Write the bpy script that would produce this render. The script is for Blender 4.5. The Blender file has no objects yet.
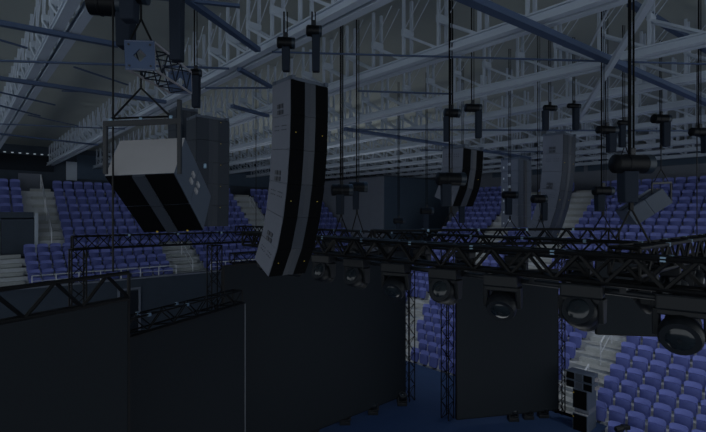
import bpy, math, random
from mathutils import Vector, Matrix
random.seed(7)
S = bpy.context.scene
COL = S.collection
# ------------------------------------------------------------------ frame of reference
A = math.radians(41.5)
CA, SA = math.cos(A), math.sin(A)
H = 7.0; F = 450.0
def W(cx, Z, z): return Vector((cx*CA + Z*SA, -cx*SA + Z*CA, z))
def pt(x, y, Z): return W((x-353)/F*Z, Z, H + (214-y)/F*Z)
def pz(x, y, z): return pt(x, y, (z-H)*F/(214-y))
RIGHT = Vector((CA, -SA, 0)); FWD = Vector((SA, CA, 0)); UP = Vector((0, 0, 1))
EX = Vector((1, 0, 0)); EY = Vector((0, 1, 0))
# ------------------------------------------------------------------ materials
def mat(name, col, rough=.6, metal=0., spec=.5, noise=0., scale=8., bump=0., emit=None):
    m = bpy.data.materials.new(name); m.use_nodes = True
    nt = m.node_tree; b = nt.nodes['Principled BSDF']
    b.inputs['Base Color'].default_value = (*col, 1)
    b.inputs['Roughness'].default_value = rough
    b.inputs['Metallic'].default_value = metal
    b.inputs['Specular IOR Level'].default_value = spec
    if emit:
        b.inputs['Emission Color'].default_value = (*emit[0], 1); b.inputs['Emission Strength'].default_value = emit[1]
    if noise or bump:
        tc = nt.nodes.new('ShaderNodeTexCoord')
        nz = nt.nodes.new('ShaderNodeTexNoise'); nz.inputs['Scale'].default_value = scale; nz.inputs['Detail'].default_value = 4
        nt.links.new(tc.outputs['Object'], nz.inputs['Vector'])
        if noise:
            mp = nt.nodes.new('ShaderNodeMapRange')
            mp.inputs['To Min'].default_value = 1-noise; mp.inputs['To Max'].default_value = 1+noise
            nt.links.new(nz.outputs['Fac'], mp.inputs['Value'])
            mx = nt.nodes.new('ShaderNodeVectorMath'); mx.operation = 'SCALE'
            mx.inputs[0].default_value = col
            nt.links.new(mp.outputs['Result'], mx.inputs['Scale'])
            nt.links.new(mx.outputs['Vector'], b.inputs['Base Color'])
        if bump:
            bp = nt.nodes.new('ShaderNodeBump'); bp.inputs['Strength'].default_value = bump
            nt.links.new(nz.outputs['Fac'], bp.inputs['Height']); nt.links.new(bp.outputs['Normal'], b.inputs['Normal'])
    return m
M = dict(
 black=mat('black_paint', (.002,.0025,.0035), .5, 0, .22),
 soot=mat('matt_black', (.004,.004,.005), .8, 0, .1, noise=.2, scale=40),
 screen=mat('screen_face', (.010,.0135,.018), .7, 0, .15, noise=.06, scale=30),
 screen_edge=mat('screen_edge', (.16,.18,.2), .5, .3),
 girder=mat('girder_grey_paint', (.45,.52,.62), .6, 0, .3, noise=.05, scale=3),
 brace=mat('brace_blue_paint', (.05,.08,.15), .55, 0, .3, noise=.05, scale=3),
 ceil=mat('ceiling_panel', (.34,.375,.36), .9, 0, .1, noise=.05, scale=1.5),
 wall=mat('wall_concrete', (.06,.078,.105), .9, 0, .1, noise=.12, scale=2),
 wall_grey=mat('wall_grey_panel', (.20,.225,.28), .9, 0, .1, noise=.08, scale=2),
 wall_navy=mat('wall_navy_panel', (.075,.11,.16), .9, 0, .1, noise=.08, scale=2),
 void=mat('dark_opening', (.02,.026,.035), .9, 0, .1),
 conc=mat('tier_concrete', (.50,.54,.58), .9, 0, .1, noise=.15, scale=6, bump=.1),
 stair=mat('stair_concrete', (.42,.45,.46), .9, 0, .1, noise=.15, scale=9, bump=.1),
 floor=mat('stage_blue_floor', (.03,.062,.15), .7, 0, .2, noise=.1, scale=2),
 hall=mat('hall_floor', (.03,.045,.08), .8, 0, .2, noise=.1, scale=2),
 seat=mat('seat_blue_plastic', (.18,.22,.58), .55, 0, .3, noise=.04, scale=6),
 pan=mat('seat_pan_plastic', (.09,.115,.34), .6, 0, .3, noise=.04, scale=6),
 bracket=mat('seat_bracket', (.06,.065,.08), .6),
 rail=mat('rail_metal', (.62,.66,.72), .35, .2),
 side=mat('speaker_side', (.125,.14,.18), .6, 0, .3, noise=.05, scale=10),
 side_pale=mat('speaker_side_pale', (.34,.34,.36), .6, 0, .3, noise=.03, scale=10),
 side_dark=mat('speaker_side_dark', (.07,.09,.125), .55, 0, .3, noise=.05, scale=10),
 grille=mat('speaker_grille', (.0025,.003,.004), .8, 0, .05, noise=.3, scale=120),
 horn=mat('speaker_waveguide', (.036,.044,.06), .5, 0, .3, noise=.15, scale=60),
 navyblack=mat('speaker_navy_black', (.018,.026,.04), .5, 0, .3),
 grip=mat('speaker_handle', (.03,.035,.05), .5),
 dot=mat('yellow_badge', (.65,.45,.05), .5),
 bag=mat('chain_bag', (.014,.02,.032), .75, 0, .12, noise=.1, scale=20),
 motor=mat('motor_body', (.003,.004,.006), .45, 0, .15),
 cap=mat('motor_cap', (.012,.022,.035), .4, .2),
 clampm=mat('clamp_metal', (.16,.25,.34), .35, .5),
 alum=mat('aluminium_tube', (.42,.40,.42), .4, .4),
 plate=mat('blue_plate', (.028,.058,.13), .5, .1),
 head=mat('lamp_housing', (.007,.009,.012), .45, 0, .25),
 lens=mat('lamp_lens', (.012,.017,.022), .15, 0, .5),
 rig=mat('rig_pipe', (.010,.013,.018), .45, 0, .35),
 foot=mat('dark_foot', (.015,.017,.02), .7),
 lampdot=mat('lamp_spot', (.5,.6,.7), .5, emit=((.7,.85,1), .25)),
)
# ------------------------------------------------------------------ mesh helper
ORG = {}
class MB:
    def __init__(s): s.v = []; s.f = []; s.m = []
    def add(s, vs, fs, mi=0):
        b = len(s.v); s.v += [Vector(v) for v in vs]; s.f += [tuple(b+i for i in f) for f in fs]; s.m += [mi]*len(fs)
    def hexa(s, p, mi=0):   # 8 points: bottom ring 0-3, top ring 4-7
        s.add(p, [(3,2,1,0),(4,5,6,7),(0,1,5,4),(1,2,6,5),(2,3,7,6),(3,0,4,7)], mi)
    def box(s, c, sz, ax=(EX,EY,UP), mi=0):
        c = Vector(c); x, y, z = [a*d*.5 for a, d in zip(ax, sz)]
        s.hexa([c-x-y-z, c+x-y-z, c+x+y-z, c-x+y-z, c-x-y+z, c+x-y+z, c+x+y+z, c-x+y+z], mi)
    def beam(s, p, q, w, h, up=UP, mi=0):
        p, q = Vector(p), Vector(q); d = (q-p)
        L = d.length; d.normalize()
        sd = d.cross(up)
        if sd.length < 1e-4: sd = d.cross(EX)
        sd.normalize(); u = sd.cross(d)
        s.box((p+q)/2, (L, w, h), (d, sd, u), mi)
    def tube(s, p, q, r, n=6, r2=None, mi=0):
        p, q = Vector(p), Vector(q); d = (q-p).normalized(); r2 = r if r2 is None else r2
        a = d.cross(UP if abs(d.z) < .9 else EX).normalized(); b = d.cross(a)
        vs = []
        for c, rr in ((p, r), (q, r2)):
            vs += [c + (a*math.cos(2*math.pi*i/n) + b*math.sin(2*math.pi*i/n))*rr for i in range(n)]
        fs = [(i, (i+1) % n, n+(i+1) % n, n+i) for i in range(n)] + [tuple(range(n-1,-1,-1)), tuple(range(n, 2*n))]
        s.add(vs, fs, mi)
    def lathe(s, p, d, prof, n=20, mi=0):    # prof: (distance along d, radius)
        p, d = Vector(p), Vector(d).normalized()
        a = d.cross(UP if abs(d.z) < .9 else EX).normalized(); b = d.cross(a)
        vs = []
        for t, r in prof:
            vs += [p + d*t + (a*math.cos(2*math.pi*i/n) + b*math.sin(2*math.pi*i/n))*r for i in range(n)]
        fs = []
        for k in range(len(prof)-1):
            fs += [(k*n+i, k*n+(i+1) % n, (k+1)*n+(i+1) % n, (k+1)*n+i) for i in range(n)]
        fs += [tuple(range(n-1,-1,-1)), tuple(range((len(prof)-1)*n, len(prof)*n))]
        s.add(vs, fs, mi)
    def path(s, ps, r, n=6):
        for a, b in zip(ps, ps[1:]): s.tube(a, b, r, n)
    def build(s, name, m, parent=None, bevel=0, smooth=False, segs=2):
        o0 = ORG.get(parent.name, Vector((0,0,0))) if parent else None
        if parent is None:
            xs = [v.x for v in s.v]; ys = [v.y for v in s.v]; zs = [v.z for v in s.v]
            o0 = Vector(((min(xs)+max(xs))/2, (min(ys)+max(ys))/2, min(zs)))
        me = bpy.data.meshes.new(name); me.from_pydata([v-o0 for v in s.v], [], s.f)
        ms = m if isinstance(m, (list, tuple)) else [m]
        for q in ms: me.materials.append(M[q])
        for i, p in enumerate(me.polygons):
            p.material_index = s.m[i]; p.use_smooth = smooth
        me.update()
        o = bpy.data.objects.new(name, me); COL.objects.link(o)
        if parent: o.parent = parent
        else: o.location = o0
        ORG[o.name] = o0
        if bevel:
            b = o.modifiers.new('bevel', 'BEVEL'); b.width = bevel; b.segments = segs; b.limit_method = 'ANGLE'
        if smooth:
            me.set_sharp_from_angle(angle=math.radians(40))
        return o
def tag(o, label, cat, group=None, kind=None):
    if label: o['label'] = label
    if cat: o['category'] = cat
    if group: o['group'] = group
    if kind: o['kind'] = kind
    return o
def thing(name, loc, label, cat, group=None):
    o = bpy.data.objects.new(name, None); COL.objects.link(o); o.location = loc; o.empty_display_size = .1
    ORG[o.name] = Vector(loc); return tag(o, label, cat, group)
def struct(o): o['kind'] = 'structure'; return o

# ================================================================== THE SETTING
def ceil_z(Y): return 11.55 - .3*Y/34.2
YB = 34.2; XR = 33.0
m = MB()
m.box((10, 12, -.9), (56, 52, .2)); struct(m.build('floor', 'hall'))
m = MB()
x0, x1, y0, y1 = -14, 38, -7, YB+.3
m.hexa([(x0,y0,ceil_z(y0)),(x1,y0,ceil_z(y0)),(x1,y1,ceil_z(y1)),(x0,y1,ceil_z(y1)),
        (x0,y0,ceil_z(y0)+.3),(x1,y0,ceil_z(y0)+.3),(x1,y1,ceil_z(y1)+.3),(x0,y1,ceil_z(y1)+.3)])
struct(m.build('ceiling', 'ceil'))
m = MB(); m.box((11, YB+.15, 5.3), (50, .3, 12.2)); struct(m.build('wall_back', 'wall'))
m = MB(); m.box((XR+.15, 12, 5.3), (.3, 44, 12.4)); struct(m.build('wall_right', 'wall_grey'))
# corner block between the two stands
m = MB(); m.box((24.75, 29.2, 4.55), (.1, 9.6, 10.7)); struct(m.build('wall_corner_left', 'wall_grey'))
m = MB(); m.box((28.9, 24.45, 4.55), (8.2, .1, 10.7)); struct(m.build('wall_corner_front', 'wall_navy'))
m = MB(); m.box((28.9, 29.3, 9.95), (8.2, 9.8, .1)); struct(m.build('wall_corner_top', 'wall'))
# stage platform: blue floor with a corner at the right
m = MB(); m.box((6.05, 15.3, -.39), (20.1, 19.5, .82))
struct(m.build('floor_stage', 'floor'))
# wall panels and the dark board under the roof at the back
m = MB(); m.box((2.6, YB-.11, 10.15), (4.2, .2, .95)); bo = m.build('display_board', 'void')
tag(bo, 'long dark display board high on the far left wall under the roof', 'display board')
d = MB()
for k in range(11): d.box((.75+k*.37, YB-.22, 10.72), (.12, .05, .05))
d.build('lamp_strip', 'lampdot', bo)
for i, (xa, xb, za, zb, mm) in enumerate(((2.9,4.1,8.2,9.5,'wall_grey'), (5.4,6.0,9.2,10.4,'girder'), (6.0,12,9.3,10.9,'wall_navy'), (12.5,15.5,9.3,10.6,'wall_grey'), (16.5,24,9.3,10.9,'wall_navy'))):
    m = MB(); m.box(((xa+xb)/2, YB-.05, (za+zb)/2), (xb-xa, .1, zb-za)); struct(m.build('trim_%d' % (i+1), mm))
for i, (ya, yb) in enumerate(((0,4.6),(4.9,8.6),(8.9,12.6),(12.9,16.6),(16.9,20.0))):
    m = MB(); m.box((XR-.05, (ya+yb)/2, 10.35), (.1, yb-ya, .75)); struct(m.build('window_%d' % (i+1), 'wall_navy'))

# ================================================================== STANDS
T = .575; P = .555
def rX(n): return 16.15 + T*n
def rB(n): return .01 + .275*n + (.0024*n*n if n > 0 else 0)
def lY(k): return 25.6 + T*k
def lB(k): return 3.3 + .345*k + .0062*k*k
RN = range(-3, 26); LM = range(0, 13)
# right stand: steps
sr = thing('grandstand', (16, 10, -.8), 'concrete grandstand rising along the right side of the arena', 'grandstand')
m = MB()
for n in RN:
    ya, yb = (-4, 5.35) if n < 0 else (-4, 20.35)
    xe = rX(n)+.33 if n < 25 else XR-.03
    m.box(((rX(n)-.25+xe)/2, (ya+yb)/2, (rB(n)-.8)/2), (xe-rX(n)+.25, yb-ya, rB(n)+.8))
m.build('stepped_tier', 'conc', sr)
def r_stairs(ya0, yb0, ns, par, sk=0):
    m = MB()
    for n in ns:
        z = rB(n); ya = ya0+sk*n; yb = yb0+sk*n
        m.box((rX(n)-.02+T/2, (ya+yb)/2, z+.075), (T/2, yb-ya, .15+(.0)), mi=0)
        m.box((rX(n)-.02, (ya+yb)/2, z+.004), (T, yb-ya, .012))
    m.build('stairway', 'stair', par)
R_LOW = (6.15, 7.45); R_LOW2 = (14.4, 15.6); R_UP = (10.95, 12.45); R_UP2 = (15.0, 16.45)
r_stairs(*R_LOW, range(0, 7), sr); r_stairs(*R_LOW2, range(0, 7), sr, .3)
r_stairs(*R_UP, range(7, 26), sr); r_stairs(*R_UP2, range(7, 26), sr)
# left (far) stand
sl = thing('grandstand', (12, 26, -.8), 'concrete grandstand across the far left end with a walled front', 'grandstand')
m = MB()
for k in LM:
    ye = lY(k)+.33 if k < 12 else YB-.03
    xa = 2.5 if k < 5 else (3.3 if k < 8 else -9)
    m.box(((xa+24.66)/2, (lY(k)-.25+ye)/2, (lB(k)-.8)/2), (24.66-xa, ye-lY(k)+.25, lB(k)+.8))
for k in range(0, 5):      # stairs down at the far left
    m.box((-3.2, lY(k)+.04, (lB(k)-.8)/2), (11.7, T, lB(k)+.8))
m.build('stepped_tier', 'conc', sl)
m = MB(); m.box((7.6, 25.25, 1.4), (34.2, .2, 4.4)); m.build('front_wall', 'wall', sl)
m = MB(); m.box((7.6, 25.2, 3.64), (34.2, .34, .08)); m.build('wall_coping', 'wall_grey', sl)
m = MB()
m.box((-3.0, 29.35, 6.92), (12.2, 1.1, .36)); m.box((2.45, 28.95, 5.75), (1.4, .3, 2.1)); m.box((-7.5, 28.95, 5.75), (4, .3, 2.1))
m.build('vomitory_wall', 'wall', sl)
m = MB(); m.box((-1.9, 29.5, 5.75), (7.2, .5, 2.0)); m.build('vomitory_opening', 'void', sl)
m = MB(); m.box((3.2, 28.7, 6.0), (.14, .16, 2.1)); m.build('vomitory_post', 'girder', sl)
def l_stairs(xa, xb, ks):
    m = MB()
    for k in ks:
        z = lB(k)
        m.box(((xa+xb)/2, lY(k)-.02+T/2, z+.09), (xb-xa, T/2, .18))
        m.box(((xa+xb)/2, lY(k)-.02, z+.004), (xb-xa, T, .012))
    m.build('stairway', 'stair', sl)
l_stairs(-3, 2.48, range(0, 5)); l_stairs(3.35, 4.35, range(5, 13)); l_stairs(9.3, 11.1, range(0, 5)); l_stairs(16.5, 17.7, range(5, 13))
# doors in the front wall of the far stand
for i, xc in enumerate((6.75, 14.0)):
    d = MB(); d.box((xc, 25.12, 1.1), (.9, .06, 3.8)); do = struct(d.build('door_%d' % (i+1), 'void'))
    d = MB(); d.box((xc-.5, 25.1, 1.15), (.1, .1, 3.9)); d.box((xc+.5, 25.1, 1.15), (.1, .1, 3.9)); d.box((xc, 25.1, 3.12), (1.1, .1, .1))
    d.build('door_frame', 'wall_grey', do)
# railings
def railing(pts, hgt, label, spacing=.9, grp=None):
    r = thing('railing', pts[0], label, 'railing', grp)
    h = MB(); h.path([Vector(p)+UP*hgt for p in pts], .03); h.path([Vector(p)+UP*hgt*.5 for p in pts], .018); h.build('handrail', 'rail', r)
    for a, b in zip(pts, pts[1:]):
        a, b = Vector(a), Vector(b); n = max(1, int((b-a).length/spacing))
        for i in range(n+1):
            q = a.lerp(b, i/n); p = MB(); p.tube(q, q+UP*hgt, .025); p.build('rail_post', 'rail', r)
railing([(2.65, 25.2, 3.66), (9.2, 25.2, 3.66)], .5, 'low pale railing on the far stand front wall, left of the lower stairs')
railing([(11.2, 25.2, 3.66), (24.0, 25.2, 3.66)], .5, 'low pale railing on the far stand front wall, right of the lower stairs')
def hand(p, q, label): railing([p, q], .85, label, 2.2)
hand((3.85, lY(9), lB(9)+.15), (3.85, lY(12), lB(12)+.15), 'white handrail at the top of the far left stairs between seat blocks')
hand((3.85, lY(5), lB(5)+.15), (3.85, lY(8), lB(8)+.15), 'white handrail lower down the far left stairs between seat blocks')
hand((1.2, lY(0), lB(0)+.15), (1.2, lY(4), lB(4)+.15), 'white handrail on the wide steps at the left edge of the picture')
hand((10.3, lY(0), lB(0)+.15), (10.3, lY(3), lB(3)+.15), 'white handrail on the wide lower steps of the far stand')
hand((17.1, lY(6), lB(6)+.15), (17.1, lY(10), lB(10)+.15), 'white handrail on the upper stairs left of the tall curved speaker array')
hand((6.6, 0, 0) and (rX(0), 6.6, rB(0)+.1), (rX(2), 6.6, rB(2)+.1), 'thin handrail beside the floor speaker stack')
hand((rX(4), 6.6, rB(4)+.1), (rX(6), 6.6, rB(6)+.1), 'thin handrail high on the stairs right of the right screen')
railing([(rX(6)+.3, -3, rB(7)), (rX(6)+.3, 5.8, rB(7))], .45, 'rail across the stand right of the lower stairs', 1.0)
railing([(rX(6)+.3, 7.3, rB(7)), (rX(6)+.3, 14.3, rB(7))], .45, 'rail across the stand seen in the gap between the screens', 1.0)

# ------------------------------------------------------------------ seats
def seat_geo(face):      # face: +1 seats look to -X (right stand), else to -Y ; returns local pieces in seat frame (front = -y)
    w = .238
    back = MB()
    # curved backrest, five facets across with a rounded top
    xs = [-w, -w*.72, 0, w*.72, w]; yo = [.0, .03, .045, .03, .0]; zt = [.64, .69, .70, .69, .64]
    fr = [Vector((x, y+.02, .22)) for x, y in zip(xs, yo)] + [Vector((x, y+.06, z)) for x, y, z in zip(xs, yo, zt)]
    bk = [v+Vector((0, .03, 0)) for v in fr]
    n = 5; vs = fr+bk; fs = []
    for i in range(4):
        fs.append((i, i+1, n+i+1, n+i)); fs.append((10+n+i, 10+n+i+1, 10+i+1, 10+i))
        fs.append((n+i, n+i+1, 10+n+i+1, 10+n+i)); fs.append((i+1, i, 10+i, 10+i+1))
    fs += [(0, n, 10+n, 10), (4, 14, 19, 9)]
    back.add(vs, fs)
    pan = MB()     # tipped-up seat pan
    xs = [-w*.9, -w*.5, 0, w*.5, w*.9]; yo = [0, -.03, -.045, -.03, 0]; zt = [.515, .53, .535, .53, .515]
    fr = [Vector((x, y-.05, .12)) for x, y in zip(xs, yo)] + [Vector((x, y-.025, z)) for x, y, z in zip(xs, yo, zt)]
    bk = [Vector((v.x, .02 if v.z < .2 else .05, v.z)) for v in fr]
    pan.add(fr+bk, fs)
    br = MB()
    br.box((0, .06, .1), (.08, .18, .2))
    return back, pan, br
def frame_of(stand):     # columns: seat local x,y -> world
    if stand == 'R': return Vector((0, -1, 0)), Vector((1, 0, 0))
    return Vector((1, 0, 0)), Vector((0, 1, 0))
seats = []               # (stand, row, block key, index in block, base point)
def row_seats(a, b, off):
    n = int((b-a)/P+1e-6); s = (b-a-n*P)*off
    return [(i, a+s+P*(i+.5)) for i in range(n)]
for n in RN:
    blocks = [('near', -3.9, 5.4 if n < 0 else 6.12)]
    if 0 <= n < 7: blocks += [('mid', 7.5, 14.4+.3*n), ('end', 15.65+.3*n, 20.25)]
    if n >= 7: blocks = [('near', -3.9, 10.9), ('mid', 12.5, 14.95), ('end', 16.5, 20.3)]
    for key, a, b in blocks:
        lst = row_seats(a, b, 1 if key == 'near' else 0)
        for i, y in lst:
            idx = len(lst)-i if key == 'near' else i+1
            seats.append(('R', n, key, idx, Vector((rX(n)-.02, y, rB(n)))))
for k in LM:
    if k < 5: blocks = [('left', 2.55, 9.25), ('right', 11.15, 24.6)]
    else: blocks = [('left', 4.4, 16.45), ('right', 17.75, 24.6)]
    if k >= 8: blocks += [('farleft', -6, 3.3)]
    for key, a, b in blocks:
        lst = row_seats(a, b, 0)
        for i, x in lst:
            seats.append(('L', k, key, i+1, Vector((x, lY(k)-.02, lB(k)))))
def proj(p):
    cx = p.x*CA - p.y*SA; Z = p.x*SA + p.y*CA
    if Z < .5: return None
    return 353+cx/Z*F, 214-(p.z-H)/Z*F, Z
def hidden(x, y):
    if 218 < x < 405 and y > 249: return True
    if 455 < x < 559 and y > 252: return True
    if 0 < x < 248 and y > 300: return True
    if 598 < x < 653 and y < 332 and y > 290: return True
    if y > 232 and y < 292 and x > 300: return True
    if 256 < x < 322 and y < 275: return True
    if 572 < x < 597 and y > 372: return True
    if x > 652 and 286 < y < 350: return True
    return False
scored = []
for s in seats:
    q = proj(s[4]+UP*.6)
    if q and -8 < q[0] < 712 and q[1] < 438 and not hidden(q[0], q[1]): scored.append((q[2], s))
scored.sort(key=lambda t: t[0])
near = [s for _, s in scored[:300]]; nearset = set(id(s) for s in near)
back, pan, br = seat_geo(1)
ORDN = 'front second third fourth fifth sixth seventh eighth ninth tenth eleventh twelfth thirteenth fourteenth fifteenth sixteenth seventeenth eighteenth nineteenth twentieth'.split()
NUM = 'zero one two three four five six seven eight nine ten eleven twelve thirteen fourteen fifteen sixteen seventeen eighteen nineteen twenty twenty-one twenty-two twenty-three twenty-four twenty-five twenty-six twenty-seven twenty-eight twenty-nine thirty'.split()
ORDI = ['', 'first'] + ORDN[1:]
def w_(n): return NUM[n]
def seat_label(s):
    st, n, key, idx, p = s
    if st == 'R':
        r = 'row %s above the platform' % w_(n+1) if n >= 0 else 'row %s below the platform' % w_(-n)
        rel = {'near': 'right of the stairs', 'mid': 'left of the stairs', 'end': 'in the furthest block'}[key]
        if n < 7: tier = 'lower'
        else: tier = 'upper'
        return 'blue seat, %s, %s %s' % (r, 'seat ' + w_(idx), rel)
    rel = {'left': 'from the left stairs', 'right': 'right of the middle stairs', 'farleft': 'of the block over the doorway'}[key]
    return 'blue far stand seat, row %s, seat %s %s' % (w_(n+1), w_(idx), rel)
proto = None
for s in near:
    st = s[0]; ax, ay = frame_of(st)
    g = 'blue tip-up seats of the %s stand' % ('right' if st == 'R' else 'far')
    if proto is None:
        root = thing('stadium_seat', (0,0,0), '', 'seat')
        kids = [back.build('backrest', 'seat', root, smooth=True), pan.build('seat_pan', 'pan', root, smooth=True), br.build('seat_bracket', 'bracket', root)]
        proto = root, kids
    else:
        root = proto[0].copy(); COL.objects.link(root)
        for k in proto[1]:
            c = k.copy(); COL.objects.link(c); c.parent = root
    root.location = s[4]; root.rotation_euler = (0, 0, math.atan2(ax.y, ax.x))
    root['label'] = seat_label(s); root['category'] = 'seat'; root['group'] = g
rest = MB()
for s in seats:
    if id(s) in nearset: continue
    ax, ay = frame_of(s[0])
    for mi, g in ((0, back), (1, pan), (2, br)):
        b = len(rest.v)
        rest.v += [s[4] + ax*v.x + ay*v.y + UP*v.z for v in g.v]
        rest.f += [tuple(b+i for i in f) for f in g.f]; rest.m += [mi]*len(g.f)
tag(rest.build('stadium_seats', ['seat', 'pan', 'bracket']), 'rows of small blue tip-up seats filling the stands behind the nearer seats', 'seats', kind='stuff')

# ================================================================== ROOF GIRDERS
GZ = 10.05; PAN = .9
GX = [1.4, 4.5, 7.1, 10.1, 12.8, 15.6, 18.4, 21.2, 24.0, 26.8, 29.6]
GL = ['leftmost roof girder, steep at the top left corner', 'roof girder passing over the hanging short speaker cluster to the back wall',
 'roof girder just right of the tall curved speaker array', 'roof girder fourth from the left, its bottom flange crossing mid picture',
 'roof girder fifth from the left above the right speaker arrays', 'roof girder sixth from the left, over the stage edge',
 'roof girder seventh from the left, over the right stand', 'roof girder eighth from the left, over the right stand seats',
 'roof girder ninth from the left, over the corner block', 'roof girder tenth from the left, near the right wall', 'roof girder nearest the right wall, last of the row']
def girder(X, label, far):
    ya, yb = (-3 if X > 3 else 2), YB-.1
    g = thing('roof_girder', (X, ya, GZ), 'pale grey steel ' + label, 'roof girder', 'parallel roof girders')
    pl = (-.12, .12)
    for o in pl:
        c = MB(); c.box((X+o, (ya+yb)/2, GZ+.02), (.15, yb-ya, .04)); c.box((X+o, (ya+yb)/2, GZ+.09), (.03, yb-ya, .12)); c.box((X+o, (ya+yb)/2, GZ+.16), (.12, yb-ya, .03))
        c.build('bottom_chord', 'girder', g)
    n = int((yb-ya)/PAN)
    for i in range(n+1):
        y = ya + .3 + PAN*i
        if y > yb-.1: break
        zt = ceil_z(y)-.01; zn = GZ + (zt-GZ)*.5
        for o in pl:
            m = MB(); m.box((X+o, y, (GZ+.17+zt)/2), (.055, .055, zt-GZ-.17)); m.build('post', 'girder', g)
            if y-PAN > ya:
                m = MB(); m.beam((X+o, y, zn-.05), (X+o, y-PAN+.05, GZ+.17), .05, .05); m.build('diagonal', 'girder', g)
                m = MB(); m.tube((X+o, y-.04, zn+.08), (X+o, y-PAN*.62, zt-.03), .011, 4); m.build('tie_rod', 'girder', g)
        m = MB(); m.box((X, y, zn), (.32, .09, .16)); m.build('node_plate', 'girder', g, bevel=.02)
for i, (X, l) in enumerate(zip(GX, GL)): girder(X, l, i > 4)
# cross braces under the roof
def brace(p, q, w, h, label, col='brace', grp=None, round_=False):
    m = MB()
    if round_: m.tube(p, q, w/2, 8)
    else: m.beam(p, q, w, h)
    tag(m.build('roof_brace', col), label, 'roof brace', grp)
z1 = GZ-.06
BR = [((-25,18.5),(118,45),.11,'blue brace crossing the top left corner behind the first girder'),
 ((-20,60),(229,68.5),.05,'thin blue tie crossing level from the left edge to the second girder'),
 ((-20,75.5),(166,102),.12,'thick blue brace sloping down behind the hanging short truss'),
 ((-10,37),(27,48),.04,'thin brace at the upper left edge beside the first girder'),
 ((74,67),(128,85),.04,'thin brace ending at the perforated truss end plate'),
 ((-10,90),(55,105),.05,'thin brace sloping under the thick left brace'),
 ((0,124),(125,129),.05,'thin level tie just above the far left board'),
 ((-8,133),(98,145),.09,'thick brace above the far left board'),
 ((28,115),(78,126),.04,'short thin brace between the first two girders'),
 ((-6,104),(40,116),.05,'short thin brace at the left edge above the far board'),
 ((62,91),(98,92),.04,'short level strut left of the short hanging truss'),
 ((183,-4),(258,50),.11,'thick pale brace slanting down to the second girder above the curved array'),
 ((239,69),(271,87),.10,'short thick brace left of the curved array top'),
 ((205,88),(268,88),.05,'thin level tie behind the curved array'),
 ((272,52),(740,65),.04,'long thin blue tie running level across the right half of the roof'),
 ((120,-6),(240,6),.06,'brace across the top edge above the hanging hoists'),
 ((345,129),(530,158),.16,'blue brace sloping behind the middle speaker array'),
 ((353,129.5),(720,131),.07,'long thin level tie behind the right hoists'),
 ((232,106),(268,116),.12,'blue brace left of the curved array at shoulder height'),
 ((420,150),(560,152),.07,'thin level tie behind the dotted speaker column'),
 ((358,91),(452,94),.05,'thin level tie above the middle speaker array')]
for a, b, w, l in BR: brace(pz(*a, z1), pz(*b, z1), w, w*.7, l, grp='roof braces')
brace(pz(455,-7,z1-.1), pz(730,113,z1-.1), .15, .1, 'broad blue brace slanting down across the top right corner')
brace(pz(655,-8,z1-.25), pz(577,122,z1-.25), .09, .09, 'pale strut crossing the broad blue brace at the top right', 'girder')
brace(pz(612,2,z1+.2), pz(590,47,z1+.2), .03, .03, 'thin rod left of the pale crossing strut', 'girder')
brace(pz(630,3,z1+.9), pz(720,58,z1+.9), .12, .1, 'blue roof member high behind the top right braces')

# ================================================================== TRUSSES
def truss(a, b, label, size=.3, panel=.27, rc=.021, rb=.013, name='lighting_truss', tm='black', cat='truss', grp=None, plates=True, flat=False, up=UP, cap=None, tm2=None):
    a, b = Vector(a), Vector(b); d = (b-a).normalized(); sd = d.cross(up).normalized(); u = sd.cross(d)
    t = thing(name, a - u*size/2, label, cat, grp); h = size/2; L = (b-a).length
    cs = [(-h, -h), (h, -h), (h, h), (-h, h)] if not flat else [(0, -h), (0, h)]
    tm2 = tm2 or tm
    for x, z in cs:
        c = MB(); o = sd*x + u*z; c.tube(a+o, b+o, rc, 8); c.build('chord', tm, t, smooth=True)
    n = max(1, int(round(L/panel))); pairs = [(0,1),(1,2),(2,3),(3,0)] if not flat else [(0,1)]
    for fi, (i, j) in enumerate(pairs):
        lc = MB()
        for k in range(n):
            p = cs[i] if (k+fi) % 2 == 0 else cs[j]; q = cs[j] if (k+fi) % 2 == 0 else cs[i]
            lc.tube(a+d*(L*k/n)+sd*p[0]+u*p[1], a+d*(L*(k+1)/n)+sd*q[0]+u*q[1], rb, 5)
        lc.build('lacing', tm2, t)
    for e in (a, b):
        f = MB(); r = rc*.9
        for i in range(len(cs)):
            p, q = cs[i], cs[(i+1) % len(cs)]
            f.tube(e+sd*p[0]+u*p[1], e+sd*q[0]+u*q[1], r, 6)
            if flat: break
        f.build('end_frame', tm, t)
    if cap:
        for k in range(1, int(L/cap)):
            for x in ((-h, h) if not flat else (0,)):
                c = MB(); c.box(a+d*(k*cap)+sd*x+u*h, (.05, .045, .05), (d, sd, u)); c.build('joint_sleeve', 'clampm', t)
    return t
XF = 5.4; ZT = 6.4
truss((XF, .2, ZT), (XF, 10.0, ZT), 'near black box truss carrying the row of moving lights', rc=.026, rb=.024, cap=1.1)
truss((XF+.17, 1.75, ZT+.07), (16.5, 1.75, ZT+.07), 'black box truss running away to the right edge from the near truss', rc=.023, rb=.018, cap=1.1)
truss((8.0, 1.95, ZT), (8.0, 15.5, ZT), 'second black box truss behind and parallel to the near one', rc=.024, rb=.018, cap=1.1)
truss(W(.4,9.0,6.52), W(5.85,10.1,6.52), 'black box truss with lit top running level above the right screen', rc=.023, rb=.017, cap=1.1)
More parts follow.
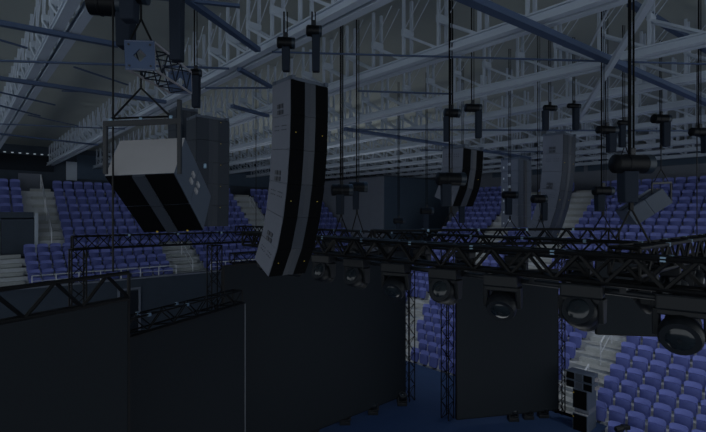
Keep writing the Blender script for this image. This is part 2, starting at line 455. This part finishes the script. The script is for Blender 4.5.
# the light pipe
pipe = MB(); pipe.tube((XF+.17, .2, 6.12), (XF+.17, 9.6, 6.12), .038, 10)
pp = pipe.build('light_pipe', 'rig', None, smooth=True); tag(pp, 'long dark pipe slung under the near truss between the moving lights', 'pipe')
for k in range(9):
    y = .7+k*1.05; c = MB(); c.box((XF+.16, y, 6.19), (.06, .07, .13)); c.build('clamp', 'alum' if k == 0 else 'rig', pp)
# flat panel pipe cover
# far left truss with two towers
TA = W(-6.64,10.64,6.32); TB = W(-2.9,13.65,6.32)
truss(TA, TB, 'black box truss in front of the far stand, left of the curved array', cap=1.2)
def tower(x, y0, z0, z1, label, size=.3):
    truss((x, y0, z0), (x, y0, z1), label, size=size, panel=.3, rc=.02, rb=.011, name='truss_tower', cat='tower', grp='truss towers', up=EY)
pa = TA - UP*.0
tower(TA.x+.1, TA.y-.08, .0 if TA.x > -4 and TA.y > 5.6 else -.8, 6.16, 'black truss tower behind the left screen, under the far left truss')
tw = pt(214.5, 240, 12.6); tower(tw.x, tw.y, 0, 6.12, 'black truss tower left of the centre screen')
tw = W((409-353)/F*16.9, 16.9, 0); tower(tw.x, tw.y, 0, 6.1, 'black truss tower at the right edge of the centre screen')
tw = W((447.5-353)/F*15.4, 15.4, 0); tower(tw.x, tw.y, 0, 6.1, 'black truss tower at the left edge of the right screen')
tw = W((560-353)/F*15.8, 15.8, 0); tower(tw.x, tw.y, 0, 6.1, 'black truss tower at the right edge of the right screen', .24)

# ================================================================== SCREENS
def screen(a, b, z0, z1, label, th=.1, sgn=1, edge='black'):
    a, b = Vector(a), Vector(b); a.z = b.z = 0; d = (b-a).normalized(); nrm = Vector((-d.y, d.x, 0))
    t = thing('led_screen', ((a+b)/2)+UP*z0, label, 'screen'); c = (a+b)/2 + nrm*th/2*sgn; L = (b-a).length
    m = MB(); m.box(c+UP*(z0+z1)/2, (L-.03, th, z1-z0-.03), (d, nrm, UP)); m.build('display_panel', 'screen', t)
    for e in (a, b):
        m = MB(); m.box(e+nrm*th/2*sgn+UP*(z0+z1)/2, (.03, th+.01, z1-z0), (d, nrm, UP)); m.build('edge_strip', edge, t)
    for z in (z0, z1):
        m = MB(); m.box(c+UP*z, (L+.02, th+.01, .03), (d, nrm, UP)); m.build('border', 'black', t)
    return t
s1a = W(-3.62,3.9,0); s1b = W(-2.79,5.6,0)
s1a = W(-2.79-.78*1.35, 5.6-1.57*1.35, 0)
screen(s1a, s1b, .0, 5.95, 'nearest black screen filling the lower left corner')
truss(Vector((s1a.x,s1a.y,6.11)), Vector((s1b.x,s1b.y,6.11)), 'black zigzag truss on top of the nearest left screen', size=.32, panel=.3, rc=.024, rb=.022, flat=True)
s2a = W(-3.72,6.75,0); s2b = W(-2.4,10.0,0)
screen(s2a, s2b, .0, 5.02, 'second black screen from the left, ending at the pale vertical edge', edge='screen_edge')
dd = (s2b-s2a).normalized(); nn = Vector((-dd.y, dd.x, 0))
truss(Vector((s2a.x,s2a.y,5.17))+nn*.2, Vector((s2b.x,s2b.y,5.17))+nn*.2, 'black box truss lying on top of the second left screen', size=.26, panel=.3, rc=.017, rb=.012, cap=.9)
ms_a, ms_b = Vector((5.35, 11.2, 0)), Vector((12.5, 11.2, 0))
screen(ms_a, ms_b, .3, 5.62, 'large black centre screen facing the viewer')
truss((5.6, 11.25, 5.8), (12.4, 11.25, 5.8), 'black box truss along the top of the centre screen', size=.26, panel=.28, rc=.018, rb=.012)
rs_a, rs_b = W((457-353)/F*14.67, 14.67, 0), W((558-353)/F*15.4, 15.4, 0)
screen(rs_a, rs_b, .3, 5.1, 'black screen right of the gap, between two towers')
# small hanging black panel in front of the stairs
ha, hb = W((597-353)/F*12.2, 12.2, 0), W((658-353)/F*12.0, 12.0, 0)
screen(ha, hb, 3.74, 5.9, 'small black screen hanging above the stairs on the right')
# ================================================================== MOVING LIGHTS
def moving_head(top, facing, label, s=1.0, hung=True, pan=0., tilt=.5, grp='moving lights'):
    """top = mounting point. facing: horizontal vector across the yoke (arm axis). tilt: beam angle from vertical."""
    sg = -1 if hung else 1
    t = thing('moving_head_light', top, label, 'stage light', grp)
    ax = Vector(facing).normalized(); fw = ax.cross(UP).normalized(); top = Vector(top)
    B = MB(); B.box(top+UP*sg*.085*s, (.41*s, .27*s, .15*s), (ax, fw, UP)); bo = B.build('base', 'head', t, bevel=.02*s)
    B = MB()
    for sx in (-1, 1): B.box(top+UP*sg*.005*s+ax*sx*.12*s, (.05*s, .2*s, .03*s), (ax, fw, UP))
    B.build('foot', 'rig', bo)
    B = MB(); B.box(top+UP*sg*.085*s-fw*.137*s, (.12*s, .01*s, .06*s), (ax, fw, UP)); B.build('control_panel', 'rig', bo)
    pivot = top+UP*sg*.35*s
    ax2 = (Matrix.Rotation(pan, 3, 'Z') @ ax); fw2 = ax2.cross(UP).normalized()
    Y = MB(); Y.box(top+UP*sg*.185*s, (.38*s, .17*s, .06*s), (ax2, fw2, UP))
    Y.build('yoke', 'head', t, bevel=.012*s)
    for sx in (-1, 1):
        Y = MB(); c = ax2*sx*.195*s
        w0, w1 = .085*s, .055*s
        p0, p1 = top+UP*sg*.16*s+c, pivot+UP*sg*.07*s+c
        tk = ax2*.03*s
        Y.hexa([p0-tk-fw2*w0, p0+tk-fw2*w0, p0+tk+fw2*w0, p0-tk+fw2*w0, p1-tk-fw2*w1, p1+tk-fw2*w1, p1+tk+fw2*w1, p1-tk+fw2*w1])
        Y.build('yoke_arm', 'head', t, bevel=.012*s)
    d = (fw2*math.sin(tilt) + UP*sg*math.cos(tilt)).normalized()
    Hh = MB(); Hh.lathe(pivot-d*.19*s, d, [(0,.09*s),(.03*s,.125*s),(.12*s,.145*s),(.2*s,.16*s),(.24*s,.178*s),(.33*s,.178*s),(.36*s,.16*s),(.355*s,.13*s)], 24)
    ho = Hh.build('lamp_head', 'head', t, smooth=True)
    R = MB()
    for k in range(5): R.lathe(pivot-d*(.155-.028*k)*s, d, [(0,.12*s),(.002,.147*s),(.012*s,.147*s),(.014*s,.12*s)], 24)
    R.build('cooling_fin', 'rig', ho)
    Ln = MB(); Ln.lathe(pivot+d*.14*s, d, [(0,.128*s),(.03*s,.122*s),(.055*s,.09*s),(.065*s,.04*s)], 24); Ln.build('lens', 'lens', ho, smooth=True)
    R = MB(); R.lathe(pivot+d*.155*s, d, [(0,.16*s),(.022*s,.16*s)], 24); R.lathe(pivot+d*.2*s, d, [(0, .02*s), (.012*s, .018*s)], 12); R.build('lens_ring', 'rig', ho, smooth=True)
    return t
spec = [(1.18, 1.25, 'largest moving light at the right edge, lens toward the viewer', .1),
 (2.2, 2.05, 'moving light tilted sideways above the stairs, second from right', .15),
 (3.2, 1.0, 'moving light with round lens in front of the right screen', -.1),
 (4.12, 1.95, 'moving light turned sideways over the gap between screens', .1),
 (5.1, 1.0, 'moving light with round lens at the right end of the centre screen', -.1),
 (6.05, 2.0, 'moving light pointing down right, sixth from right in the row', .1),
 (7.0, 2.0, 'moving light just right of the curved array, seventh from right', .1),
 (8.05, 2.0, 'moving light under the curved array bottom, right of the last one', .1),
 (9.1, 2.0, 'last moving light in the row, left under the curved array', .1)]
for y, tl, l, pn in spec:
    # along the pipe; beam looks back toward -X-Y side
    moving_head((XF-.02, y-(.08 if y > 1.5 else 0), 6.225), EY*-1 + EX*(.25), 'black ' + l, s=1.06, tilt=tl, pan=-pn)
PERP = ['nearest', 'second', 'third', 'fourth', 'fifth', 'sixth']
for k in range(6):
    moving_head((6.35+1.05*k, 1.75, 6.3), EX+EY*.2, '%s moving light under the truss running away to the right edge' % PERP[k], s=.9, tilt=.9+.25*(k%3), pan=.3*(k%2), grp='lights under the right truss')
for k in range(8):
    moving_head((8.0, 3.2+1.15*k, 6.22), -EY, 'dark moving light under the second parallel truss, %s from its right end' % ORDI[k+1], s=.9, tilt=1.2+.3*(k%2), pan=.2*(k%3), grp='lights under the second truss')
for i, (x, y, l) in enumerate(((313,436,'leftmost of the floor lights along the centre screen'),(345,424.5,'second floor light from the left along the centre screen'),
    (373,414.5,'third floor light from the left along the centre screen'),(402,405.5,'floor light at the right end of the centre screen'),
    (513,421,'left of the three small floor lights before the right screen'),(528,419,'middle of the three small floor lights before the right screen'),(543,417.5,'right of the three small floor lights before the right screen'))):
    moving_head(pz(x, y, 0.0), RIGHT, 'small black ' + l, s=.85, hung=False, tilt=.5, grp='floor moving lights', pan=.3)

# ================================================================== SPEAKER ARRAYS
def line_array(P0, n, tilts, label, w=.72, dep=.5, h=.5, sidem='side', frontm='grille', axl=EX, yaw=0., frame=True, dots=True, toptilt=0, handles=(0,2,4)):
    """P0 = top of the front face, left end, as seen from in front; axl lateral axis (left->right in view), back axis = axl rotated +90deg."""
    R = Matrix.Rotation(yaw, 3, 'Z'); lx = R @ axl; by = Vector((-lx.y, lx.x, 0))
    t = thing('line_array', Vector(P0), label, 'speaker array', 'hanging speaker arrays')
    Fp = [Vector(P0)]; angs = [math.radians(a) for a in tilts]
    for a in angs: Fp.append(Fp[-1] + by*math.sin(a)*h - UP*math.cos(a)*h)
    bd = []
    for i in range(n+1):
        a0 = angs[max(0, i-1)]; a1 = angs[min(n-1, i)]; a = (a0+a1)/2
        bd.append(by*math.cos(a) + UP*math.sin(a))
    for i in range(n):
        g = .002; f0, f1 = Fp[i], Fp[i+1]; dn = (f1-f0).normalized(); nr = -(bd[i]+bd[i+1]).normalized()
        f0 = f0+dn*g; f1 = f1-dn*g
        b0, b1 = f0+bd[i]*dep, f1+bd[i+1]*dep
        C = MB(); C.hexa([f1, f1+lx*w, b1+lx*w, b1, f0, f0+lx*w, b0+lx*w, b0]); cb = C.build('cabinet', sidem, t, bevel=.003)
        def panel(xa, xb, za, zb, off, th, nm, mt, par):
            q = MB(); A0 = f0.lerp(f1, za)+nr*off; A1 = f0.lerp(f1, zb)+nr*off
            q.hexa([A1+lx*xa+nr*th, A1+lx*xb+nr*th, A1+lx*xb-nr*.01, A1+lx*xa-nr*.01, A0+lx*xa+nr*th, A0+lx*xb+nr*th, A0+lx*xb-nr*.01, A0+lx*xa-nr*.01])
            return q.build(nm, mt, par)
        gw = w*.36
        panel(.012, gw, .0, 1, 0, .015, 'grille', frontm, cb)
        panel(w-gw, w-.012, .0, 1, 0, .015, 'grille', frontm, cb)
        # recessed waveguide: a shallow V
        q = MB(); xm = w/2
        A0, A1 = f0+nr*.004, f1+nr*.004
        for xa, xb, oa, ob in ((gw, xm, .014, .002), (xm, w-gw, .002, .014)):
            q.hexa([A1+lx*xa+nr*oa, A1+lx*xb+nr*ob, A1+lx*xb-nr*.01, A1+lx*xa-nr*.01, A0+lx*xa+nr*oa, A0+lx*xb+nr*ob, A0+lx*xb-nr*.01, A0+lx*xa-nr*.01])
        q.build('waveguide', 'horn', cb)
        if dots and i % 2 == 1 or dots == 2:
            for xx in ((.1, w-.12) if dots != 2 else (w*.72,)):
                q = MB(); c = f0.lerp(f1, .5 if dots != 2 else .1)+lx*xx+nr*.018; q.box(c, (.014, .014, .014)); q.build('badge', 'dot', cb)
        if i in handles:
            ld = dn
            for hx in (.33, .5):
                for hz in (.70, .88):
                    bb = (bd[i]+bd[i+1]).normalized()
                    c = f0 + dn*hz*h + bb*dep*(hx+.1) - lx*.006
                    q = MB(); q.box(c, (.02, .065, .065), (lx, bb, dn)); q.build('handle', 'grip', cb)
        elif handles:
            q = MB(); bb = (bd[i]+bd[i+1]).normalized()
            for hx in (.2, .3, .4, .6, .7, .8):
                for hz in (.3, .42): q.box(f0+dn*hz*h+bb*dep*hx-lx*.003, (.012, .014, .014), (lx, bb, dn))
            q.build('rigging_hole', 'grip', cb)
    if frame:
        q = MB(); a = bd[0]; c = Fp[0]+lx*w/2+a*dep/2+UP*.03
        for xx in (.05, w-.05): q.box(Fp[0]+lx*xx+a*dep*.5+UP*.035, (.06, dep+.06, .06), (lx, by, UP))
        for yy in (.04, dep-.04): q.box(Fp[0]+lx*w/2+a*yy+UP*.035, (w, .05, .05), (lx, by, UP))
        q.build('flying_frame', 'side_dark', t)
    return t, Fp, lx, by
line_array(pt(290,79,6.7), 6, (0,3,7,12,19,30), 'tall curved speaker array hanging in the centre, nearest of the curved ones', h=.52)
line_array(pt(563,134,11.0), 6, (1,3,7,12,18,26), 'tall curved speaker array hanging on the right of the dotted column', h=.46, sidem='side', frontm='navyblack')
line_array(pt(463,148,9.0), 3, (3,11,24), 'short curved speaker array hanging in the middle, sides grey, front black', h=.40, handles=(1,))
line_array(pt(518,159,12.2), 6, (0,0,0,0,0,0), 'straight speaker column with white dots between the two curved right arrays', h=.31, frontm='side_dark', dots=False, handles=())
line_array(pt(196,117,9.0), 5, (0,1,1,2,3), 'straight dark speaker column behind the tilted cluster on the left', h=.44, sidem='navyblack', frontm='navyblack', dots=2, handles=())
line_array(pt(176,109,9.9), 4, (0,0,0,0), 'straight dark speaker column mostly hidden behind the tilted cluster', h=.44, w=.5, sidem='navyblack', frontm='navyblack', dots=False, handles=())
# white dots on the straight right column
wd = bpy.data.objects['line_array.003'] if 'line_array.003' in bpy.data.objects else None
p0 = pt(518,159,12.2)
for k in range(6):
    q = MB(); q.box(p0+EY*.25-UP*(.12+.31*k)-EX*.008, (.02, .07, .07)); q.box(p0+EY*.42-UP*(.2+.31*k)-EX*.008, (.02, .03, .05))
    q.build('white_tab', 'rail', wd)

# tilted clusters
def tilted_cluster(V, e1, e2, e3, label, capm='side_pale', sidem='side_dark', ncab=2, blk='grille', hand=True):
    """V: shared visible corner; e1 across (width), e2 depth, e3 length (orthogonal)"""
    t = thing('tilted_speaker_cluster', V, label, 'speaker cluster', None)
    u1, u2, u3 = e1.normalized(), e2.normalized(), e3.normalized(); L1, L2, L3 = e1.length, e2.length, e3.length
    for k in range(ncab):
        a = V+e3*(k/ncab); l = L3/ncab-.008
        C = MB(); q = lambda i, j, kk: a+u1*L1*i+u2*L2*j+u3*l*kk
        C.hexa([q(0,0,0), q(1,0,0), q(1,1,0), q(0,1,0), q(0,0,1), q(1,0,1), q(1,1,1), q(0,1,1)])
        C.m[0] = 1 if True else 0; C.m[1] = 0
        cb = C.build('cabinet', [sidem, capm if k == 0 else sidem], t, bevel=.006)
        for xa, xb, mt, nm, off in ((.01,.42,blk,'grille',.012), (.60,.99,blk,'grille',.012), (.42,.60,'horn','waveguide',.03)):
            g = MB(); o = -u2*off
            r = lambda i, j, kk: a+u1*L1*i+(o if j == 0 else u2*.004)+u3*l*kk
            g.hexa([r(xa,0,.01), r(xb,0,.01), r(xb,1,.01), r(xa,1,.01), r(xa,0,.99), r(xb,0,.99), r(xb,1,.99), r(xa,1,.99)])
            g.build(nm, mt, cb)
    if hand:
        for i in (.35, .52):
            for j in (.42, .62):
                g = MB(); g.box(V+u3*L3*(i+j*.05)+u2*L2*j-u1*.008, (.02, L2*.09, L3*.07), (u1, u2, u3)); g.build('handle', 'side_pale', t)
    for i in (.25, .75):
        g = MB(); g.box(V+u1*L1*i-u2*.03+u3*(L3*.96), (.02, .014, .014), (u1, u2, u3)); g.build('badge', 'dot', t)
    return t
def iv(px, py, d, s): return (RIGHT*px - UP*py + FWD*d)*s
sA = 4.3/450
VA = pt(175, 172, 4.15)
def cv(x, y, z): return RIGHT*x - UP*y + FWD*z
VA = W(-1.8249, 4.5955, H+.4208)
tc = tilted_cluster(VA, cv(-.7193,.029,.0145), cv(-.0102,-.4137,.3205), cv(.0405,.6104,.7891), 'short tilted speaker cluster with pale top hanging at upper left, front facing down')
sG = 9.3/450/5.4
VG = pt(576+300/5.4, 160+270/5.4, 9.3)
VG = W(6.938, 11.381, H+.071)
tc2 = tilted_cluster(VG, cv(.1072,-.0097,.7119), cv(.2352,.3466,-.0307), cv(.815,-.5646,-.1304), 'tilted grey speaker cluster hanging in front of the right stand seats', capm='side_dark', sidem='side_dark', blk='side_dark', hand=False)
# its suspension frames
def hang_frame(label, bar, posts, legs, r=.018, clamps=()):
    t = thing('spreader_frame', bar[0], label, 'rigging frame')
    m = MB(); m.beam(bar[0], bar[1], .04, .05); m.build('spreader_bar', 'rig', t)
    for p in posts: m = MB(); m.beam(p[0], p[1], .035, .035, up=FWD); m.build('drop_arm', 'rig', t)
    for l in legs: m = MB(); m.tube(l[0], l[1], r*.6); m.build('sling', 'black', t)
    for c in clamps: m = MB(); m.box(c, (.035,.03,.055), (RIGHT,FWD,UP)); m.build('shackle', 'clampm', t, bevel=.01)
    return t
Zf = 4.35
hang_frame('black spreader frame with bluish shackles above the tilted pale cluster', (pt(104,124,Zf), pt(182,121,Zf)),
    [(pt(105.5,124,Zf), pt(105.5,174,Zf+.1)), (pt(179.5,100,Zf), pt(179.5,174,Zf))],
    [(pt(141,88,5.3), pt(111,120,Zf)), (pt(141,88,5.3), pt(175,121,Zf)), (pt(141,72,5.3), pt(141,88,5.3)), (pt(111,118.5,Zf), pt(171,116.5,Zf))], clamps=(pt(111,121,Zf), pt(141,120,Zf), pt(171,118,Zf), pt(205,166,Zf+.6)))
hang_frame('dark U frame holding the tilted grey cluster before the right stand', (pt(652,183.5,11.4), pt(671,182.5,11.6)),
    [(pt(652,183.5,11.4), pt(652,200,11.4)), (pt(671,182.5,11.6), pt(671,203,11.6))],
    [(pt(661,169,11.4), pt(653,184,11.4)), (pt(661,169,11.4), pt(669,183,11.6)), (pt(661,146,11.4), pt(661,169,11.4))])

# short hanging truss with the perforated end plate
ta, tb = W(-2.27, 4.8, 8.69), W(-2.40, 6.25, 8.83)
tt = truss(ta, tb, 'short aluminium truss with blue end plate hanging at the upper left', size=.29, panel=.24, rc=.014, rb=.009, name='hanging_truss', tm='alum', tm2='bag')
d = (tb-ta).normalized(); sd = d.cross(UP).normalized(); u = sd.cross(d)
def end_plate(c, par, hole=True):
    m = MB(); h = .155; q = .068; o = d*.012
    out = [(-h,-h),(0,-h),(h,-h),(h,0),(h,h),(0,h),(-h,h),(-h,0)]
    inn = [(-q*.5,-q*.5),(0,-q),(q*.5,-q*.5),(q,0),(q*.5,q*.5),(0,q),(-q*.5,q*.5),(-q,0)]
    vs = []
    for off in (-1, 1):
        vs += [c+sd*x+u*y+o*off for x, y in out] + [c+sd*x+u*y+o*off for x, y in inn]
    fs = []
    for i in range(8):
        j = (i+1) % 8
        fs += [(i, j, 8+j, 8+i), (16+8+i, 16+8+j, 16+j, 16+i), (j, i, 16+i, 16+j), (8+i, 8+j, 24+j, 24+i)]
    m.add(vs, fs); p = m.build('end_plate', 'plate', par)
    for x in (-1, 1):
        for y in (-1, 1):
            b = MB(); b.lathe(c+sd*x*.11+u*y*.11-d*.02, d, [(0,.012),(.01,.012)], 8); b.build('bolt', 'rig', p)
end_plate(ta, tt); end_plate(tb, tt)
for q in ((128,45),(153,44)):
    m = MB(); m.tube(pt(141,19,4.9), pt(q[0],q[1],4.85), .012); m.build('sling', 'black', tt)
m = MB(); m.tube(pt(141,19,4.9), pt(141,-60,4.9), .012); m.build('hoist_chain', 'black', tt)

# ================================================================== HOISTS
def hoist(x, y, Z, label, L=.5, r=.085, bag=None, drop=None, legs=(), top=None, axis=RIGHT, dy=0, cable=.013, capm='cap', bx=None):
    r *= 1.22; c = pt(x, y, Z); t = thing('chain_hoist', c, label, 'chain hoist', 'chain hoists')
    a = (axis+FWD*.15).normalized()
    m = MB(); m.lathe(c-a*L/2, a, [(0,r*.7),(.02,r),(L*.3,r),(L*.31,r*1.06),(L*.36,r*1.06),(L*.37,r),(L*.8,r)], 16)
    b = m.build('motor_body', 'motor', t, smooth=True)
    m = MB(); m.lathe(c+a*L*.3, a, [(0,r*1.03),(L*.17,r*1.03),(L*.2,r*.8)], 16); m.build('end_cap', capm, b, smooth=True)
    if bag:
        w, h = bag; bo = bx if bx is not None else -.04
        m = MB(); cc = c + a*bo - UP*(r*.8+h/2)
        m.hexa([cc+RIGHT*i*w*.5*s+FWD*j*w*.5*s+UP*k*h*.5 for k, s in ((-1,.92),(1,1.0)) for i, j in ((-1,-1),(1,-1),(1,1),(-1,1))])
        m.build('chain_bag', 'bag', t, bevel=.015)
    ztop = top if top else 11.4
    m = MB(); m.tube(c+UP*r*.5-a*.03, Vector((c.x, c.y, ztop))-a*.03, cable)
    if top is None or top > 8: m.tube(c+UP*r*.5+a*.02, Vector((c.x, c.y, ztop))+a*.02, cable*.6)
    m.build('hoist_chain', 'soot', t)
    m = MB(); m.box(Vector((c.x, c.y, c.z+r+.03)), (.06,.06,.09), (RIGHT,FWD,UP)); m.build('hook', 'rig', t, bevel=.01)
    if drop:
        hp = pt(drop[0], drop[1], Z)
        m = MB(); m.tube(c-UP*r*.5, hp, cable*.8); m.box(hp+UP*.03, (.04,.04,.1), (RIGHT,FWD,UP)); m.build('lower_hook', 'black', t)
        for (lx_, ly_, lz) in legs:
            m = MB(); m.tube(hp, pt(lx_, ly_, lz), .012); m.build('sling', 'black', t)
    return t
hoist(632,164,5.2,'largest chain hoist, hanging over the near truss at right', L=.48, r=.09, bag=(.17,.36), drop=(631,208), legs=((616,238,5.25),(650,243,5.1)), cable=.019, bx=-.055)
hoist(603,191,8.5,'small chain hoist left of the largest one before the right stand', L=.40, r=.07, bag=(.15,.32), drop=(603,214), legs=((593,231,9.5),(612,231,9.6)), bx=-.07)
hoist(451,179,8.4,'black chain hoist hanging before the short middle array', L=.55, r=.10, bag=(.18,.42), drop=(451,211), legs=((440,231,9.2),(462,231,9.3)), cable=.017, bx=-.1)
hoist(463,203,13,'small chain hoist low behind the short middle array', L=.42, r=.08, bag=(.16,.5), drop=(463,224), legs=((458,232,13),(470,232,13)))
hoist(452,113,9.3,'chain hoist above the left side of the short middle array', L=.34, r=.075, bag=(.12,.52), bx=-.12)
hoist(473,108,9.3,'chain hoist above the right side of the short middle array', L=.36, r=.07, bag=(.13,.55), bx=.12)
hoist(342,190,9.5,'left of the pair of chain hoists right of the curved array', L=.46, r=.10, bag=(.18,.42), drop=(341,215), legs=((334,236,9.5),(349,236,9.3)), cable=.016)
hoist(358,187,10.2,'right of the pair of chain hoists right of the curved array', L=.44, r=.095, bag=(.15,.42), drop=(357,212), legs=((351,234,10.2),(364,234,10.2)), cable=.016, bx=-.05)
hoist(427,211,14,'small chain hoist hanging before the dark corner block, right one', L=.42, r=.09, bag=(.18,.5))
hoist(399,221,15,'small chain hoist hanging before the dark corner block, left one', L=.38, r=.08, bag=(.15,.35))
hoist(510,195,12,'chain hoist hanging in front of the dotted speaker column', L=.42, r=.08, bag=(.16,.45), drop=(510,219), legs=((503,231,11),(518,231,11)))
hoist(539,199,10.4,'chain hoist hanging in front of the right curved array', L=.36, r=.08, bag=(.13,.42), drop=(541,218), legs=((535,231,10),(545,231,10)), bx=.13, cable=.01)
hoist(550,108,11.2,'chain hoist over the left side of the right curved array', L=.34, r=.06, bag=(.14,.5), bx=-.12)
hoist(574,106,11.2,'chain hoist over the right side of the right curved array', L=.34, r=.05, bag=(.14,.55), bx=.05)
hoist(607,130,9.5,'chain hoist above the small one before the right stand', L=.46, r=.07, bag=(.16,.4), bx=.1)
hoist(624,123,10.5,'partly hidden chain hoist behind the largest hoist line', L=.3, r=.05, bag=(.13,.52), drop=(625,145), legs=((621,156,10.5),(629,156,10.5)), bx=-.05)
hoist(661,119,11.4,'chain hoist holding the tilted grey speaker cluster', L=.46, r=.095, bag=(.18,.6), drop=(661,148), bx=.12)
hoist(700,132,9,'chain hoist at the right edge of the picture', L=.42, r=.07, bag=(.15,.35), bx=.15)
hoist(286,43,6.9,'left chain hoist over the tall curved array', L=.28, r=.07, bag=(.12,.37), top=10.1, bx=-.0)
hoist(314,31,6.9,'right chain hoist over the tall curved array', L=.24, r=.07, bag=(.12,.56), top=10.1, bx=.03)
hoist(196,73,8.8,'chain hoist over the straight dark speaker column', L=.22, r=.06, bag=(.15,.62), bx=.0)
hoist(107,4,5.3,'large chain hoist at the top left edge, body dark', L=.42, r=.11, bag=(.18,.40), bx=.21)
hoist(134,-10,4.2,'chain hoist cut off by the top edge over the short truss', L=.25, r=.10, bag=(.14,.2), top=10)
hoist(181,-12,4.7,'chain hoist with a long bag at the top edge, right of the short truss', L=.25, r=.09, bag=(.13,.68), top=10)
# plain steel cables with hooked tops
def cable(x, ya, yb, Z, label, r=.012, y=None):
    m = MB(); a, b = pt(x, ya, Z), pt(x, yb, Z); a.z = max(a.z, GZ+.1); m.tube(a, b, r)
    hk = pt(x, y if y else yb, Z)
    tag(m.build('steel_cable', 'black'), label, 'cable', 'hanging cables')
cable(113,20,272,4.6,'long black cable falling past the tilted cluster to the nearest screen truss', .010)
cable(509,75,160,12.3,'thin cable down to the dotted speaker column', .012)
cable(342,20,236,9.0,'thin cable beside the paired hoists', .008)
cable(256,70,232,14,'thin cable left of the tall curved array', .01)
cable(697,150,236,9.3,'thin cable at the right edge over the truss', .01)
cable(606,150,236,9.8,'thin cable beside the small hoist on the right', .008)

# ================================================================== FLOOR SPEAKER STACK
def speaker_stack():
    X0, Y0 = 15.05, 6.0; D = .72; Wd = .46
    t = thing('subwoofer', (X0+D/2, Y0, 0), 'tall dark subwoofer stack standing on the corner of the blue platform', 'subwoofer')
    for k, (za, zb) in enumerate(((.0, .56), (.72, 1.34))):
        m = MB(); m.box((X0+D/2, Y0, (za+zb)/2), (D, Wd, zb-za)); c = m.build('cabinet', 'side_dark', t, bevel=.01)
        m = MB(); m.box((X0-.008, Y0, (za+zb)/2), (.02, Wd-.05, zb-za-.05)); m.build('grille', 'grille', c)
        m = MB(); m.box((X0-.02, Y0+Wd*.42, zb-.12), (.02, .03, .03)); m.build('badge', 'dot', c)
    m = MB(); m.box((X0+D/2+.06, Y0, .64), (D-.12, Wd-.02, .16)); m.build('port_recess', 'side', t)
    m = MB(); m.box((X0+.03, Y0, .575), (.06, Wd, .03)); m.build('port_lip', 'side_pale', t)
    for k, l in enumerate(('lower of two small speakers on top of the floor subwoofers', 'upper of two small speakers on top of the floor subwoofers')):
        z = 1.35+.27*k
        t2 = thing('top_speaker', (X0+.3, Y0, z), l, 'speaker', 'small speakers on the stack')
        w2 = .82; m = MB(); m.box((X0+.22, Y0+.03, z+.13), (.46, w2, .25)); c = m.build('cabinet', 'side_dark', t2, bevel=.01)
        for s_ in (-1, 1):
            m = MB(); m.box((X0-.02, Y0+.03+s_*.27, z+.13), (.02, .25, .2)); m.build('grille', 'grille', c)
        m = MB(); m.box((X0-.015, Y0+.03, z+.13), (.02, .2, .2)); m.build('waveguide', 'horn', c)
        for s_ in (0, 1):
            m = MB(); m.box((X0+.2+s_*.12, Y0-.42, z+.1), (.05, .08, .1)); m.build('rigging_bracket', 'alum', c)
speaker_stack()
# small spotlight lying on the front seats
sp = pt(622, 428, 13.2)
t = thing('small_spotlight', sp-UP*.1, 'small black spotlight in front of the seats at the bottom right', 'spotlight')
m = MB(); a = (RIGHT*-.9+FWD*-.2+UP*-.12).normalized(); m.lathe(sp-a*.02, a, [(0,.05),(.03,.09),(.2,.09),(.24,.07)], 14); m.build('lamp_body', 'head', t, smooth=True)
m = MB(); m.box(sp+RIGHT*.1+UP*.03, (.22,.16,.12), (RIGHT,FWD,UP)); m.build('rear_housing', 'head', t, bevel=.02)
m = MB(); m.beam(sp-UP*.08, sp-UP*.9, .05, .05, up=FWD); m.build('stand_pole', 'rig', t)

# ================================================================== LIGHT
def area(name, loc, target, size, power, col, sy=None):
    l = bpy.data.lights.new(name, 'AREA'); l.energy = power; l.color = col; l.size = size
    if sy: l.shape = 'RECTANGLE'; l.size_y = sy
    o = bpy.data.objects.new(name, l); COL.objects.link(o); o.location = loc
    o.rotation_euler = (Vector(target)-Vector(loc)).to_track_quat('-Z', 'Y').to_euler(); return o
area('fill_light_floor', (9, 5, .3), (11, 8, 12), 5, 70, (.9, .96, 1))  # added fill from below for the girder undersides, no fixture modelled
area('fill_light_back', (15, 17.5, .3), (13.5, 20, 12), 6, 250, (.95, .98, 1)).data.spread = 2.0  # added uplight beyond the centre screen, lifts the dim far roof
area('fill_light_left', (3, 19, -.5), (4, 20, 12), 6, 260, (.95, .98, 1)).data.spread = 2.0  # added uplight near the far left stand, brightens the ceiling there
area('house_light_blue', (9, 9, 9.7), (9, 9, 0), 7, 40, (.3, .55, 1))
def spot(name, loc, target, power, col, deg=110):
    l = bpy.data.lights.new(name, 'SPOT'); l.energy = power; l.color = col; l.spot_size = math.radians(deg); l.spot_blend = 1; l.shadow_soft_size = .04
    o = bpy.data.objects.new(name, l); COL.objects.link(o); o.location = loc
    o.rotation_euler = (Vector(target)-Vector(loc)).to_track_quat('-Z', 'Y').to_euler(); return o
for k, (x, y) in enumerate(((13.9, 3), (13.9, 9.5), (13.9, 16))): spot('stand_fill_spot', (x, y, 9.7), (20.5, y, 0), 400, (.95, .97, 1))  # added bare spots without fixtures, brighten the right stand seats
w = bpy.data.worlds.new('world'); S.world = w; w.use_nodes = True
w.node_tree.nodes['Background'].inputs['Color'].default_value = (.85, .93, 1, 1)
w.node_tree.nodes['Background'].inputs['Strength'].default_value = .84
# ================================================================== CAMERA
cam = bpy.data.cameras.new('camera'); co = bpy.data.objects.new('camera', cam); COL.objects.link(co)
co.location = (0, 0, H); co.rotation_euler = (math.radians(90), 0, -A)
cam.sensor_width = 36; cam.lens = F/706*36; cam.shift_y = -2/706; cam.clip_end = 200
S.camera = co
S.view_settings.view_transform = 'Standard'; S.view_settings.look = 'None'
S.view_settings.exposure = 0; S.view_settings.gamma = 1; S.view_settings.use_curve_mapping = False
